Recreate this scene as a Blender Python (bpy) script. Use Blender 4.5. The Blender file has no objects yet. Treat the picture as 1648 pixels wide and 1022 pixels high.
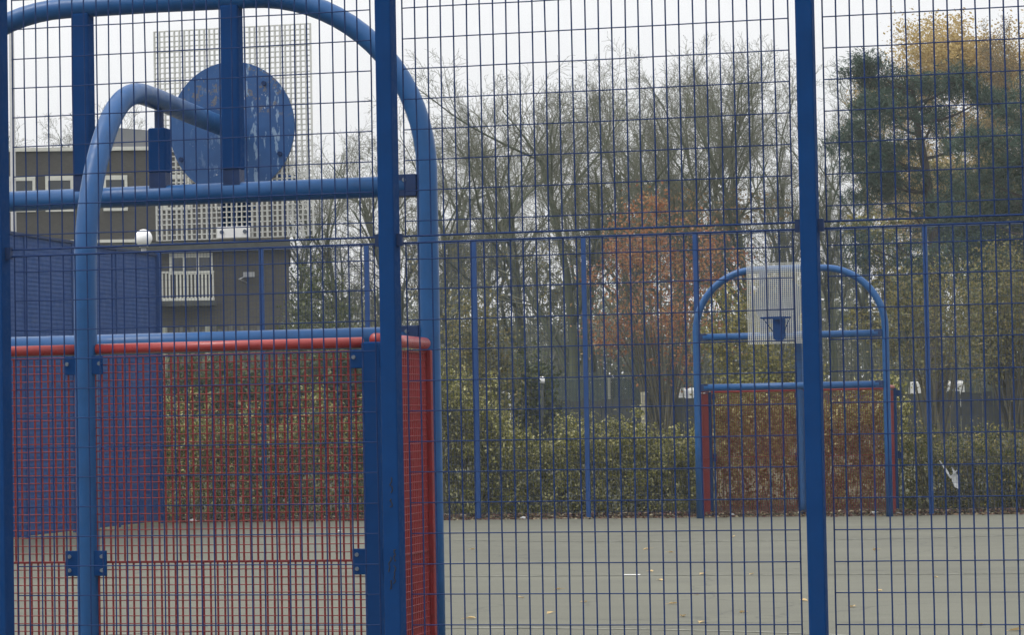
import bpy, math, random
import numpy as np
from mathutils import Vector, Matrix

S = bpy.context.scene
COL = S.collection
PI = math.pi

# ------------------------------------------------------------------ camera
FPX, YAW, PITCH, ROLL = 4367.6, 0.2333, 0.0377, 0.0188
CAM = np.array([5.55, -42.02, 1.598])
_F = np.array([-math.sin(YAW)*math.cos(PITCH), math.cos(YAW)*math.cos(PITCH), math.sin(PITCH)])
_R = np.array([math.cos(YAW), math.sin(YAW), 0.0])
_U = np.cross(_R, _F)
_r2 = math.cos(ROLL)*_R - math.sin(ROLL)*_U
_u2 = math.sin(ROLL)*_R + math.cos(ROLL)*_U
cam = bpy.data.objects.new('camera', bpy.data.cameras.new('camera'))
COL.objects.link(cam)
m = Matrix.Identity(4)
for i in range(3):
    m[i][0], m[i][1], m[i][2], m[i][3] = _r2[i], _u2[i], -_F[i], CAM[i]
cam.matrix_world = m
cam.data.sensor_width = 36.0
cam.data.lens = FPX/1648*36.0
cam.data.clip_start = 0.5
cam.data.clip_end = 4000
S.camera = cam

# ------------------------------------------------------------------ light: bright overcast
SUN_EL, SUN_AZ = math.radians(56), math.radians(240)
w = bpy.data.worlds.new("World"); S.world = w; w.use_nodes = True
nt = w.node_tree; nt.nodes.clear()
sky = nt.nodes.new('ShaderNodeTexSky'); sky.sky_type = 'NISHITA'; sky.sun_disc = False
sky.sun_elevation = SUN_EL; sky.sun_rotation = SUN_AZ
hs = nt.nodes.new('ShaderNodeHueSaturation'); hs.inputs['Saturation'].default_value = 0.10
mx = nt.nodes.new('ShaderNodeMix'); mx.data_type = 'RGBA'; mx.inputs['Factor'].default_value = 0.62
mx.inputs['B'].default_value = (9.2, 9.25, 9.4, 1)          # the cloud layer
tc = nt.nodes.new('ShaderNodeTexCoord')
cn = nt.nodes.new('ShaderNodeTexNoise'); cn.inputs['Scale'].default_value = 2.2; cn.inputs['Detail'].default_value = 3
cr = nt.nodes.new('ShaderNodeMapRange'); cr.inputs['To Min'].default_value = 0.93; cr.inputs['To Max'].default_value = 1.07
ml = nt.nodes.new('ShaderNodeMix'); ml.data_type = 'RGBA'; ml.blend_type = 'MULTIPLY'; ml.inputs['Factor'].default_value = 1
bg = nt.nodes.new('ShaderNodeBackground'); bg.inputs['Strength'].default_value = 0.115
wo = nt.nodes.new('ShaderNodeOutputWorld')
L = nt.links.new
L(sky.outputs['Color'], hs.inputs['Color']); L(hs.outputs['Color'], mx.inputs['A'])
L(tc.outputs['Generated'], cn.inputs['Vector']); L(cn.outputs['Fac'], cr.inputs['Value'])
L(mx.outputs['Result'], ml.inputs['A']); L(cr.outputs['Result'], ml.inputs['B'])
# an overcast sky is brighter overhead than at the horizon
sz = nt.nodes.new('ShaderNodeSeparateXYZ'); gr_ = nt.nodes.new('ShaderNodeMapRange')
gr_.inputs['From Min'].default_value = 0.1; gr_.inputs['To Min'].default_value = 1.0; gr_.inputs['To Max'].default_value = 2.75
m2 = nt.nodes.new('ShaderNodeMix'); m2.data_type = 'RGBA'; m2.blend_type = 'MULTIPLY'; m2.inputs['Factor'].default_value = 1
L(tc.outputs['Generated'], sz.inputs['Vector']); L(sz.outputs['Z'], gr_.inputs['Value'])
L(ml.outputs['Result'], m2.inputs['A']); L(gr_.outputs['Result'], m2.inputs['B'])
L(m2.outputs['Result'], bg.inputs['Color']); L(bg.outputs['Background'], wo.inputs['Surface'])
sd = bpy.data.lights.new('sun', 'SUN'); sd.energy = 1.5; sd.angle = math.radians(24); sd.color = (1, .97, .92)
so = bpy.data.objects.new('sun', sd); COL.objects.link(so)
_d = Vector((math.sin(SUN_AZ)*math.cos(SUN_EL), math.cos(SUN_AZ)*math.cos(SUN_EL), math.sin(SUN_EL)))
so.rotation_euler = _d.to_track_quat('Z', 'Y').to_euler()
S.view_settings.view_transform = 'Standard'; S.view_settings.look = 'None'
S.view_settings.exposure = 0.0; S.view_settings.gamma = 1
S.cycles.use_denoising = True
S.cycles.max_bounces = 6; S.cycles.transparent_max_bounces = 12
try:
    S.cycles.volume_bounces = 1
except Exception:
    pass

# ------------------------------------------------------------------ helpers
def at(px, py, Y):
    """world point of a photo position at depth plane Y"""
    a, b = px-824, py-511
    c, s = math.cos(ROLL), math.sin(ROLL)
    d = _F*FPX + _R*(c*a - s*b) - _U*(s*a + c*b)
    return CAM + d*(Y-CAM[1])/d[1]

def gz(Y):
    return float(np.interp(Y, [-300, .5, 1.2, 3, 8, 12, 45, 120, 2500], [-.03, -.03, .0, .25, .8, 1.0, 1.45, 1.6, 1.6]))

class MB:
    def __init__(s): s.v = []; s.f = []
    def ring(s, c, a, b, n, ph=0):
        i0 = len(s.v)
        for k in range(n):
            t = 2*PI*k/n + ph
            s.v.append(tuple(c + a*math.cos(t) + b*math.sin(t)))
        return i0
    def tube(s, path, rad, n=6, caps=True, ph=0):
        P = [np.array(p, float) for p in path]
        if not hasattr(rad, '__len__'): rad = [rad]*len(P)
        T = []
        for i in range(len(P)):
            t = P[min(i+1, len(P)-1)] - P[max(i-1, 0)]
            T.append(t/(np.linalg.norm(t)+1e-12))
        ref = np.array([0, 0, 1.0]) if abs(T[0][2]) < .9 else np.array([0, 1.0, 0])
        a = np.cross(ref, T[0]); a /= np.linalg.norm(a)
        prev = None
        for i in range(len(P)):
            a = a - T[i]*(a@T[i]); a /= (np.linalg.norm(a)+1e-12)
            b = np.cross(T[i], a)
            i0 = s.ring(P[i], a*rad[i], b*rad[i], n, ph)
            if prev is not None:
                for k in range(n):
                    s.f.append((prev+k, prev+(k+1) % n, i0+(k+1) % n, i0+k))
            elif caps: s.f.append(tuple(range(i0+n-1, i0-1, -1)))
            prev = i0
        if caps: s.f.append(tuple(range(prev, prev+n)))
        return s
    def box(s, x0, x1, y0, y1, z0, z1):
        i = len(s.v)
        s.v += [(x0,y0,z0),(x1,y0,z0),(x1,y1,z0),(x0,y1,z0),(x0,y0,z1),(x1,y0,z1),(x1,y1,z1),(x0,y1,z1)]
        s.f += [(i,i+3,i+2,i+1),(i+4,i+5,i+6,i+7),(i,i+1,i+5,i+4),(i+1,i+2,i+6,i+5),(i+2,i+3,i+7,i+6),(i+3,i,i+4,i+7)]
        return s
    def prism(s, poly, y0, y1):
        """poly of (x,z), extruded along y"""
        n = len(poly); i = len(s.v)
        s.v += [(x, y0, z) for x, z in poly] + [(x, y1, z) for x, z in poly]
        s.f += [tuple(range(i, i+n)), tuple(range(i+2*n-1, i+n-1, -1))]
        for k in range(n):
            k2 = (k+1) % n
            s.f.append((i+k2, i+k, i+n+k, i+n+k2))
        return s
    def build(s, name, mat, parent=None, smooth=False, bevel=0):
        me = bpy.data.meshes.new(name)
        me.from_pydata([tuple(map(float, v)) for v in s.v], [], s.f); me.update()
        return link(name, me, mat, parent, smooth, bevel)

def link(name, me, mat, parent=None, smooth=False, bevel=0):
    me.materials.append(mat)
    o = bpy.data.objects.new(name, me); COL.objects.link(o)
    if parent is not None: o.parent = parent
    if smooth:
        me.polygons.foreach_set('use_smooth', [True]*len(me.polygons))
    if bevel:
        b = o.modifiers.new('bevel', 'BEVEL'); b.width = bevel; b.segments = 2; b.limit_method = 'ANGLE'; b.angle_limit = math.radians(50)
    return o

def tag(o, label=None, cat=None, group=None, kind=None):
    if label: o['label'] = label
    if cat: o['category'] = cat
    if group: o['group'] = group
    if kind: o['kind'] = kind
    return o

def empty(name, loc, label, cat, group=None, rz=0):
    o = bpy.data.objects.new(name, None); COL.objects.link(o)
    o.location = [float(c) for c in loc]; o.rotation_euler = (0, 0, rz); o.empty_display_size = .2
    return tag(o, label, cat, group)

def kids(o): return [c for c in COL.objects if c.parent is o]
def copy_tree(o, parent=None):
    c = o.copy(); COL.objects.link(c); c.parent = parent
    for ch in kids(o): copy_tree(ch, c)
    return c

# ------------------------------------------------------------------ materials
def newmat(name):
    mt = bpy.data.materials.new(name); mt.use_nodes = True
    return mt, mt.node_tree, mt.node_tree.nodes['Principled BSDF']

def coords(t, kind='Object'):
    return t.nodes.new('ShaderNodeTexCoord').outputs[kind]

def noise(t, vec, scale, detail=4, rough=.55):
    n = t.nodes.new('ShaderNodeTexNoise'); n.inputs['Scale'].default_value = scale
    n.inputs['Detail'].default_value = detail; n.inputs['Roughness'].default_value = rough
    t.links.new(vec, n.inputs['Vector']); return n.outputs['Fac']

def ramp(t, fac, stops):
    r = t.nodes.new('ShaderNodeValToRGB'); e = r.color_ramp.elements
    while len(e) < len(stops): e.new(.5)
    for k, (p, c) in enumerate(stops):
        e[k].position = p; e[k].color = (*c, 1) if len(c) == 3 else c
    t.links.new(fac, r.inputs['Fac']); return r.outputs['Color']

def mixc(t, fac, a, b, mode='MIX'):
    x = t.nodes.new('ShaderNodeMix'); x.data_type = 'RGBA'; x.blend_type = mode
    for sock, val in (('Factor', fac), ('A', a), ('B', b)):
        i = x.inputs[sock]
        if hasattr(val, 'is_linked'): t.links.new(val, i)
        elif sock == 'Factor': i.default_value = val
        else: i.default_value = (*val, 1)
    return x.outputs['Result']

def bump(t, b, h, strength, dist=.01):
    n = t.nodes.new('ShaderNodeBump'); n.inputs['Strength'].default_value = strength; n.inputs['Distance'].default_value = dist
    t.links.new(h, n.inputs['Height']); t.links.new(n.outputs['Normal'], b.inputs['Normal'])

def paint(name, col, rough=.38, var=.22, worn=None, wornamt=.66, scale=9, spec=.5):
    mt, t, b = newmat(name)
    v = coords(t)
    n = noise(t, v, scale, 6, .65)
    lo = tuple(c*(1-var) for c in col); hi = tuple(min(1, c*(1+var)) for c in col)
    c = ramp(t, n, [(.3, lo), (.7, hi)])
    if worn:
        n2 = noise(t, v, scale*2.3, 8, .7)
        c = mixc(t, ramp(t, n2, [(wornamt, (0,0,0)), (wornamt+.03, (1,1,1))]), c, worn)
    t.links.new(c, b.inputs['Base Color'])
    r = ramp(t, noise(t, v, scale*4, 3), [(.3, (rough*.8,)*3), (.7, (min(1, rough*1.3),)*3)])
    t.links.new(r, b.inputs['Roughness'])
    b.inputs['Specular IOR Level'].default_value = spec
    bump(t, b, noise(t, v, scale*12, 3), .12, .002)
    return mt

M = {}
BLUE = (.004, .036, .132)
M['blue_tube'] = paint('blue gloss paint', (.007, .068, .205), .36, .14, (.03, .05, .10), .69, 7, .32)
M['blue_post'] = paint('blue powder coat', BLUE, .75, .10, (.055, .05, .06), .715, 11, .04)
M['blue_wire'] = paint('blue coated wire', (.010, .030, .105), .6, .15, None, 1, 20, .12)
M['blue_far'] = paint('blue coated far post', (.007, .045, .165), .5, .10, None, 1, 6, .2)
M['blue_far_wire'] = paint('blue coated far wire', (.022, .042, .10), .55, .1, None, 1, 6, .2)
M['blue_dark'] = paint('dark blue bracket and foot shade', (.007, .025, .085), .5, .2, (.02, .035, .06), .68, 20, .25)  # bracket paint; also stands in for shade at the feet of the uprights
M['blue_sheet'] = paint('blue sheet paint', (.013, .048, .165), .6, .08, (.012, .043, .147), .62, 2, .2)
M['red_wire'] = paint('red coated mesh wire', (.165, .013, .016), .5, .25, (.26, .10, .08), .7, 18, .3)
M['red_side_lit'] = paint('red mesh coating lit side', (.175, .016, .019), .5, .2, (.30, .14, .12), .68, 18, .3)  # same coating as the back mesh, with stronger light put into its colour
M['red_rail'] = paint('red gloss rail', (.30, .034, .032), .33, .12, (.3, .1, .08), .72, 12)
M['white_mesh'] = paint('cream plastic coating', (.54, .545, .51), .45, .10, (.55, .53, .42), .66, 14)
M['white_paint'] = paint('white paint', (.78, .78, .76), .4, .06)
M['cream_frame'] = paint('cream window frame', (.50, .50, .45), .5, .1)
M['steel'] = paint('dull zinc bolt', (.10, .12, .15), .35, .2)
M['black_ink'] = paint('black marker ink', (.006, .007, .014), .6, .1)
M['concrete'] = paint('pale concrete', (.22, .23, .19), .85, .2, (.2, .22, .16), .6, 6)
M['paling'] = paint('grey palings', (.075, .078, .072), .85, .3, None, 1, 6)
M['wood'] = paint('weathered wood', (.30, .28, .20), .85, .3, (.16, .15, .11), .6, 8)
M['dark_board'] = paint('dark stained timber', (.040, .045, .042), .8, .3, None, 1, 5)
M['dark_mesh'] = paint('dark green netting', (.060, .085, .075), .8, .3, None, 1, 9)
M['rubber'] = paint('black rubber', (.02, .02, .02), .8, .2)
M['grey_metal'] = paint('pale grey column paint', (.24, .245, .25), .45, .1)
M['slate'] = paint('grey roof cladding', (.13, .135, .145), .7, .12, None, 1, 1.5)

def mat_disc():
    mt, t, b = newmat('scratched blue plate')
    v = coords(t)
    base = ramp(t, noise(t, v, 9, 5), [(.3, (.011, .060, .185)), (.7, (.018, .082, .235))])
    mp = t.nodes.new('ShaderNodeMapping'); mp.inputs['Scale'].default_value = (1, 1, .30)
    t.links.new(v, mp.inputs['Vector'])
    sep = t.nodes.new('ShaderNodeSeparateXYZ'); t.links.new(v, sep.inputs['Vector'])
    runs = ramp(t, noise(t, mp.outputs['Vector'], 24, 7, .62), [(.57, (0,0,0)), (.61, (1,1,1))])
    sx_ = t.nodes.new('ShaderNodeMapRange'); sx_.inputs['From Min'].default_value = -.25; sx_.inputs['From Max'].default_value = .12; sx_.inputs['To Min'].default_value = .12
    t.links.new(sep.outputs['X'], sx_.inputs['Value'])
    runs = mixc(t, 1.0, runs, sx_.outputs['Result'], 'MULTIPLY')
    c = mixc(t, mixc(t, .72, (0,0,0), runs), base, (.26, .36, .48))
    mus = t.nodes.new('ShaderNodeMapRange'); mus.inputs['From Min'].default_value = 3.36; mus.inputs['From Max'].default_value = 3.40
    t.links.new(sep.outputs['Z'], mus.inputs['Value'])
    top = t.nodes.new('ShaderNodeMath'); top.operation = 'MULTIPLY'
    t.links.new(mus.outputs['Result'], top.inputs[0])
    sc = ramp(t, noise(t, v, 27, 9, .72), [(.565, (0,0,0)), (.575, (.9,)*3)])
    t.links.new(sc, top.inputs[1])
    c = mixc(t, top.outputs['Value'], c, (.12, .115, .12))
    chip = ramp(t, noise(t, v, 26, 9, .7), [(.655, (0,0,0)), (.662, (1,1,1))])
    c = mixc(t, chip, c, (.34, .38, .42))
    t.links.new(c, b.inputs['Base Color']); b.inputs['Roughness'].default_value = .36
    bump(t, b, noise(t, v, 60, 3), .2, .002)
    return mt
M['disc'] = mat_disc()

def mat_tarmac():
    mt, t, b = newmat('weathered court tarmac')
    v = coords(t)
    mp = t.nodes.new('ShaderNodeMapping'); mp.inputs['Scale'].default_value = (1, 1, 1)
    t.links.new(v, mp.inputs['Vector'])
    big = ramp(t, noise(t, v, .22, 6, .6), [(.28, (.082, .082, .061)), (.72, (.112, .112, .084))])
    mp2 = t.nodes.new('ShaderNodeMapping'); mp2.inputs['Scale'].default_value = (.35, 1.6, 1)
    t.links.new(v, mp2.inputs['Vector'])
    st = ramp(t, noise(t, mp2.outputs['Vector'], .8, 6, .65), [(.35, (.88,)*3), (.65, (1.08, 1.08, 1.06))])
    c = mixc(t, 1.0, big, st, 'MULTIPLY')
    sp = ramp(t, noise(t, v, 75, 2, .6), [(.30, (.62,)*3), (.5, (1,)*3), (.74, (1.3,)*3)])
    c = mixc(t, .8, c, sp, 'MULTIPLY')
    cr = ramp(t, noise(t, v, 3.2, 8, .7), [(.30, (.84,)*3), (.42, (1,)*3)])
    c = mixc(t, .8, c, cr, 'MULTIPLY')
    vo = t.nodes.new('ShaderNodeTexVoronoi'); vo.feature = 'DISTANCE_TO_EDGE'; vo.inputs['Scale'].default_value = .28
    wv = t.nodes.new('ShaderNodeVectorMath'); wv.operation = 'ADD'
    wn = t.nodes.new('ShaderNodeTexNoise'); wn.inputs['Scale'].default_value = 1.3; wn.inputs['Detail'].default_value = 6; t.links.new(v, wn.inputs['Vector'])
    t.links.new(v, wv.inputs[0]); t.links.new(wn.outputs['Color'], wv.inputs[1]); t.links.new(wv.outputs['Vector'], vo.inputs['Vector'])
    c = mixc(t, ramp(t, vo.outputs['Distance'], [(.0, (.75,)*3), (.006, (0,0,0))]), c, (.045, .047, .036))
    ms_ = ramp(t, noise(t, v, 1.1, 9, .72), [(.60, (0,0,0)), (.72, (.55,)*3)])
    c = mixc(t, ms_, c, (.058, .065, .040))
    lt = ramp(t, noise(t, mp2.outputs['Vector'], 2.7, 7, .7), [(.63, (0,0,0)), (.70, (.5,)*3)])
    c = mixc(t, lt, c, (.13, .13, .105))
    t.links.new(c, b.inputs['Base Color']); b.inputs['Roughness'].default_value = .85
    bump(t, b, noise(t, v, 60, 3), .35, .006)
    return mt
M['tarmac'] = mat_tarmac()

def mat_line(name, amt):
    mt, t, b = newmat(name)
    v = coords(t)
    mp = t.nodes.new('ShaderNodeMapping'); mp.inputs['Scale'].default_value = (1, 1, 1); t.links.new(v, mp.inputs['Vector'])
    n = ramp(t, noise(t, mp.outputs['Vector'], 5.5, 8, .7), [(amt-.08, (0,0,0)), (amt+.08, (1,1,1))])
    c = mixc(t, n, (.092, .094, .071), (.24, .24, .20))
    t.links.new(c, b.inputs['Base Color']); b.inputs['Roughness'].default_value = .8
    return mt
M['line'] = mat_line('worn line paint', .46)
M['line_faint'] = mat_line('very worn line paint', .56)

def mat_soil():
    mt, t, b = newmat('leafy soil')
    v = coords(t)
    c = ramp(t, noise(t, v, 3, 8, .7), [(.3, (.028, .026, .017)), (.5, (.06, .062, .030)), (.7, (.085, .09, .045))])
    t.links.new(c, b.inputs['Base Color']); b.inputs['Roughness'].default_value = .95
    bump(t, b, noise(t, v, 14, 5), .6, .05)
    return mt
M['soil'] = mat_soil()

def leafmat(name, cols, rough=.45, trans=.25):
    mt, t, b = newmat(name)
    g = t.nodes.new('ShaderNodeNewGeometry')
    n = len(cols)
    c = ramp(t, g.outputs['Random Per Island'], [(k/max(1, n-1), col) for k, col in enumerate(cols)])
    t.links.new(c, b.inputs['Base Color']); b.inputs['Roughness'].default_value = rough
    b.inputs['Specular IOR Level'].default_value = .2
    tr = t.nodes.new('ShaderNodeBsdfTranslucent'); t.links.new(c, tr.inputs['Color'])
    ms = t.nodes.new('ShaderNodeMixShader'); ms.inputs['Fac'].default_value = trans
    t.links.new(b.outputs['BSDF'], ms.inputs[1]); t.links.new(tr.outputs['BSDF'], ms.inputs[2])
    t.links.new(ms.outputs['Shader'], t.nodes['Material Output'].inputs['Surface'])
    return mt
M['hedge'] = leafmat('privet leaves', [(.06,.068,.012),(.125,.130,.024),(.18,.178,.036),(.27,.25,.070),(.62,.58,.30)])
M['hedge_dark'] = leafmat('dark hedge leaves', [(.04,.048,.014),(.075,.086,.024),(.115,.12,.032),(.17,.16,.045),(.38,.30,.10)])
M['yellow_green'] = leafmat('yellow green leaves', [(.085,.092,.028),(.155,.15,.042),(.22,.195,.056),(.29,.24,.075)])
M['olive'] = leafmat('olive winter leaves', [(.08,.088,.042),(.125,.125,.05),(.17,.155,.06),(.22,.175,.065)])
M['copper'] = leafmat('copper beech leaves', [(.17,.078,.042),(.26,.11,.054),(.33,.15,.070),(.36,.24,.11)], .5, .4)
M['golden'] = leafmat('golden autumn leaves', [(.32,.22,.07),(.44,.32,.12),(.52,.41,.19)], .55, .35)
M['russet'] = leafmat('russet leaves', [(.15,.105,.05),(.22,.15,.065),(.28,.19,.09)], .55, .35)
M['pine'] = leafmat('pine needles', [(.022,.046,.034),(.038,.070,.050),(.056,.092,.062)], .55, .1)
M['ivy'] = leafmat('ivy leaves', [(.030,.046,.018),(.065,.080,.030),(.105,.115,.042)])
M['litter'] = leafmat('dead leaf litter', [(.030,.018,.014),(.075,.030,.028),(.12,.055,.045),(.20,.15,.08),(.32,.29,.2)], .7, .05)
M['dry_leaf'] = leafmat('dry tan leaf', [(.42,.29,.13),(.52,.38,.19),(.36,.24,.11)], .6, .25)
M['far_scrub'] = leafmat('distant scrub', [(.10,.115,.08),(.14,.155,.105),(.19,.19,.13)], .7, .2)

def mat_bark(name, a, b_):
    mt, t, b = newmat(name)
    v = coords(t)
    mp = t.nodes.new('ShaderNodeMapping'); mp.inputs['Scale'].default_value = (1, 1, .25); t.links.new(v, mp.inputs['Vector'])
    c = ramp(t, noise(t, mp.outputs['Vector'], 5, 6, .7), [(.3, a), (.7, b_)])
    t.links.new(c, b.inputs['Base Color']); b.inputs['Roughness'].default_value = .9
    b.inputs['Specular IOR Level'].default_value = .2
    bump(t, b, noise(t, mp.outputs['Vector'], 16, 4), .5, .02)
    return mt
M['bark'] = mat_bark('grey green bark', (.052, .062, .040), (.105, .118, .076))
M['twig'] = mat_bark('grey brown twigs', (.092, .098, .068), (.145, .148, .104))
M['pine_bark'] = mat_bark('pine bark', (.045, .040, .036), (.085, .070, .062))
M['stem'] = mat_bark('shrub stems', (.06, .055, .04), (.14, .13, .09))

def mat_brick():
    mt, t, b = newmat('brown hung tiles')
    v = coords(t)
    mp = t.nodes.new('ShaderNodeMapping'); mp.inputs['Rotation'].default_value = (PI/2, 0, 0); t.links.new(v, mp.inputs['Vector'])
    br = t.nodes.new('ShaderNodeTexBrick'); br.inputs['Scale'].default_value = 5
    br.inputs['Color1'].default_value = (.044, .041, .036, 1); br.inputs['Color2'].default_value = (.056, .052, .046, 1)
    br.inputs['Mortar'].default_value = (.050, .046, .040, 1); br.inputs['Mortar Size'].default_value = .03
    t.links.new(mp.outputs['Vector'], br.inputs['Vector'])
    c = mixc(t, 1, br.outputs['Color'], ramp(t, noise(t, v, .8, 6), [(.3, (.8,)*3), (.7, (1.15,)*3)]), 'MULTIPLY')
    t.links.new(c, b.inputs['Base Color']); b.inputs['Roughness'].default_value = .85
    return mt
M['brick'] = mat_brick()

def mat_glass(name, col=(.03, .035, .04)):
    mt, t, b = newmat(name)
    b.inputs['Base Color'].default_value = (*col, 1); b.inputs['Roughness'].default_value = .08
    return mt
M['glass'] = mat_glass('dark window glass')
M['car_glass'] = mat_glass('car glass', (.06, .07, .07))
def mat_globe():
    mt, t, b = newmat('opal globe')
    b.inputs['Base Color'].default_value = (.85, .85, .86, 1); b.inputs['Roughness'].default_value = .25
    return mt
M['opal'] = mat_globe()
def mat_bag():
    mt, t, b = newmat('white plastic film')
    c = ramp(t, noise(t, coords(t), 20, 4), [(.3, (.34,.36,.37)), (.7, (.6,.6,.58))])
    t.links.new(c, b.inputs['Base Color']); b.inputs['Roughness'].default_value = .35
    return mt
M['film'] = mat_bag()

# ------------------------------------------------------------------ setting: ground, court, lines
rows = [-300, .5, 1.2, 3, 8, 12, 45, 120, 2500]
g = MB()
for Y in rows:
    g.v += [(-1500, Y, gz(Y)), (1500, Y, gz(Y))]
for i in range(len(rows)-1):
    g.f.append((2*i, 2*i+1, 2*i+3, 2*i+2))
tag(g.build('ground', M['soil']), kind='structure')
c = MB(); c.v = [(-10.5, -60, 0), (22, -60, 0), (22, .48, 0), (-10.5, .48, 0)]; c.f = [(0, 1, 2, 3)]
tag(c.build('court', M['tarmac']), kind='structure')

GW, GX, GY = 2.951, 0.395, -28.394          # goal width, near goal place
def arc_line(cx, cy, R, a0, a1, wd, mat):
    l = MB(); n = 70
    for i in range(n+1):
        a = math.radians(a0+(a1-a0)*i/n)
        for r in (R-wd/2, R+wd/2): l.v.append((cx+r*math.cos(a), cy+r*math.sin(a), .004))
    for i in range(n): l.f.append((2*i, 2*i+1, 2*i+3, 2*i+2))
    tag(l.build('court_line', mat), kind='structure')
arc_line(GX, GY, 6.66, 20, 160, .05, M['line'])
arc_line(0, 0, 7.75, 200, 340, .075, M['line_faint'])
l = MB(); l.v = [(-6, -15.07, .004), (12, -15.07, .004), (12, -15.0, .004), (-6, -15.0, .004)]; l.f = [(0, 1, 2, 3)]
tag(l.build('court_line', M['line_faint']), kind='structure')

# ------------------------------------------------------------------ fences
def wire_panel(width, z0, z1, zs, x_pitch, rv, rh, n=5, jit=0.0, seed=1):
    mb = MB(); k = max(1, round(width/x_pitch)); rj = random.Random(seed)
    for i in range(k+1):
        x = width*i/k
        if jit:
            dx = rj.gauss(0, jit)
            mb.tube([(x+dx+(rj.gauss(0, jit*.7) if 0 < q < 6 else 0), rj.gauss(0, jit), z0+(z1-z0)*q/6) for q in range(7)], rv, n, False)
        else: mb.tube([(x, 0, z0), (x, 0, z1)], rv, n, False)
    for z in zs:
        if jit:
            dz = rj.gauss(0, jit*.6)
            mb.tube([(width*q/6, -rv-rh*.6+rj.gauss(0, jit*.5), z+dz+rj.gauss(0, jit*.5)) for q in range(7)], rh, n, False)
        else: mb.tube([(0, -rv-rh*.6, z), (width, -rv-rh*.6, z)], rh, n, False)
    return mb

PITCHZ = .1303
NEAR_Y = -30.84
NP = [.543-1.79, .543, 2.3456, 4.152, 5.95]
RV, RH = .0033, .0027
fence = empty('mesh_fence', (NP[0], NEAR_Y, 0), 'tall blue welded mesh fence in the foreground, its posts crossing the whole picture', 'fence')
zl = [2.294-PITCHZ*k for k in range(0, 18)] + [2.364]
zu = [2.457+.1312*k for k in range(0, 16)] + [2.393]
wl = wire_panel(1.641, .02, 2.364, zl, .0560, RV, RH, 6, .0011, 3)
wl.tube([(-.05, -.004, 2.364), (1.69, -.004, 2.364)], .0048, 6)
wu = wire_panel(1.641, 2.393, 4.5, zu, .0560, RV, RH, 6, .0011, 4)
wu.tube([(-.05, -.004, 2.393), (1.69, -.004, 2.393)], .0048, 6)
pl0 = wl.build('mesh_panel', M['blue_wire'], fence); pu0 = wu.build('mesh_panel', M['blue_wire'], fence)
post = MB().box(-.035, .035, -.05, .05, 0, 4.56)
post0 = post.build('fence_post', M['blue_post'], fence, bevel=.006)
clip0 = MB().box(.036, .060, -.012, .018, 2.352, 2.404).build('clip', M['blue_dark'], post0)
clip1 = MB().box(-.060, -.036, -.012, .018, 2.352, 2.404).build('clip', M['blue_dark'], post0)
for i, x in enumerate(NP):
    X = x-NP[0]
    if i == 0: p_, a_ = post0, (pl0, pu0)
    else:
        p_ = post0.copy(); COL.objects.link(p_)
        for cs in (clip0, clip1):
            q_ = cs.copy(); COL.objects.link(q_); q_.parent = p_
        if i < len(NP)-1:
            a_ = (pl0.copy(), pu0.copy())
            for o in a_: COL.objects.link(o)
    p_.location = (X+.013, 0, 0)
    if i < len(NP)-1:
        for o in a_:
            o.location = (X+.083, .012, 0); o.scale.x = (NP[i+1]-x-.142)/1.641
    if i == 2: scribble_post = p_
# scribbles in black marker on the second post in view
rg = random.Random(5)
def scrib(cx, cz, w_, h_, n):
    pts = []; gm = MB()
    for k in range(n):
        pts.append((cx+rg.uniform(-w_, w_), -.0515, cz+h_*(1-2*k/(n-1))+rg.uniform(-.006, .006)))
    gm.tube(pts, .0027, 4); gm.build('scribble', M['black_ink'], scribble_post)
for cx, z0_, z1_ in ((.004, 1.36, 1.30), (.004, 1.27, 1.235), (.014, 1.055, 1.03), (.016, 1.035, 1.005), (-.006, 1.03, .955), (.014, .985, .905), (-.002, .925, .885)):
    scrib(cx, (z0_+z1_)/2, .0065, (z0_-z1_)/2, 7)

FAR_Y = .44
FP = [-10.57+1.807*k for k in range(0, 10)]
ff = empty('mesh_fence', (FP[0], FAR_Y, 0), 'blue mesh fence across the far end of the court, in front of the hedge', 'fence')
fz = [.1+.131*k for k in range(34)]
pan = wire_panel(1.807, .04, 4.48, fz, .056, .0026, .0022, 3)
pan.tube([(0, 0, 4.48), (1.807, 0, 4.48)], .008, 4)
panh = wire_panel(1.807, 2.10, 4.48, [z for z in fz if z > 2.1], .056, .0026, .0022, 3)
panh.tube([(0, 0, 4.48), (1.807, 0, 4.48)], .008, 4)
fp0 = MB().box(-.036, .036, -.03, .03, -.03, 4.5).build('fence_post', M['blue_far'], ff, bevel=.005)
fm0 = pan.build('mesh_panel', M['blue_far_wire'], ff)
fh0 = panh.build('mesh_panel', M['blue_far_wire'], ff)
usedh = False
for i, x in enumerate(FP):
    X = x-FP[0]
    if i != 6:                                   # the goal stands where this post would be
        o = fp0 if i == 0 else fp0.copy()
        if i: COL.objects.link(o)
        o.location = (X, 0, 0)
    if i < len(FP)-1:
        if i in (5, 6):
            o = fh0 if not usedh else fh0.copy()
            if usedh: COL.objects.link(o)
            usedh = True
        else:
            o = fm0 if i == 0 else fm0.copy()
            if i: COL.objects.link(o)
        o.location = (X, .034, 0)

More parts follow.
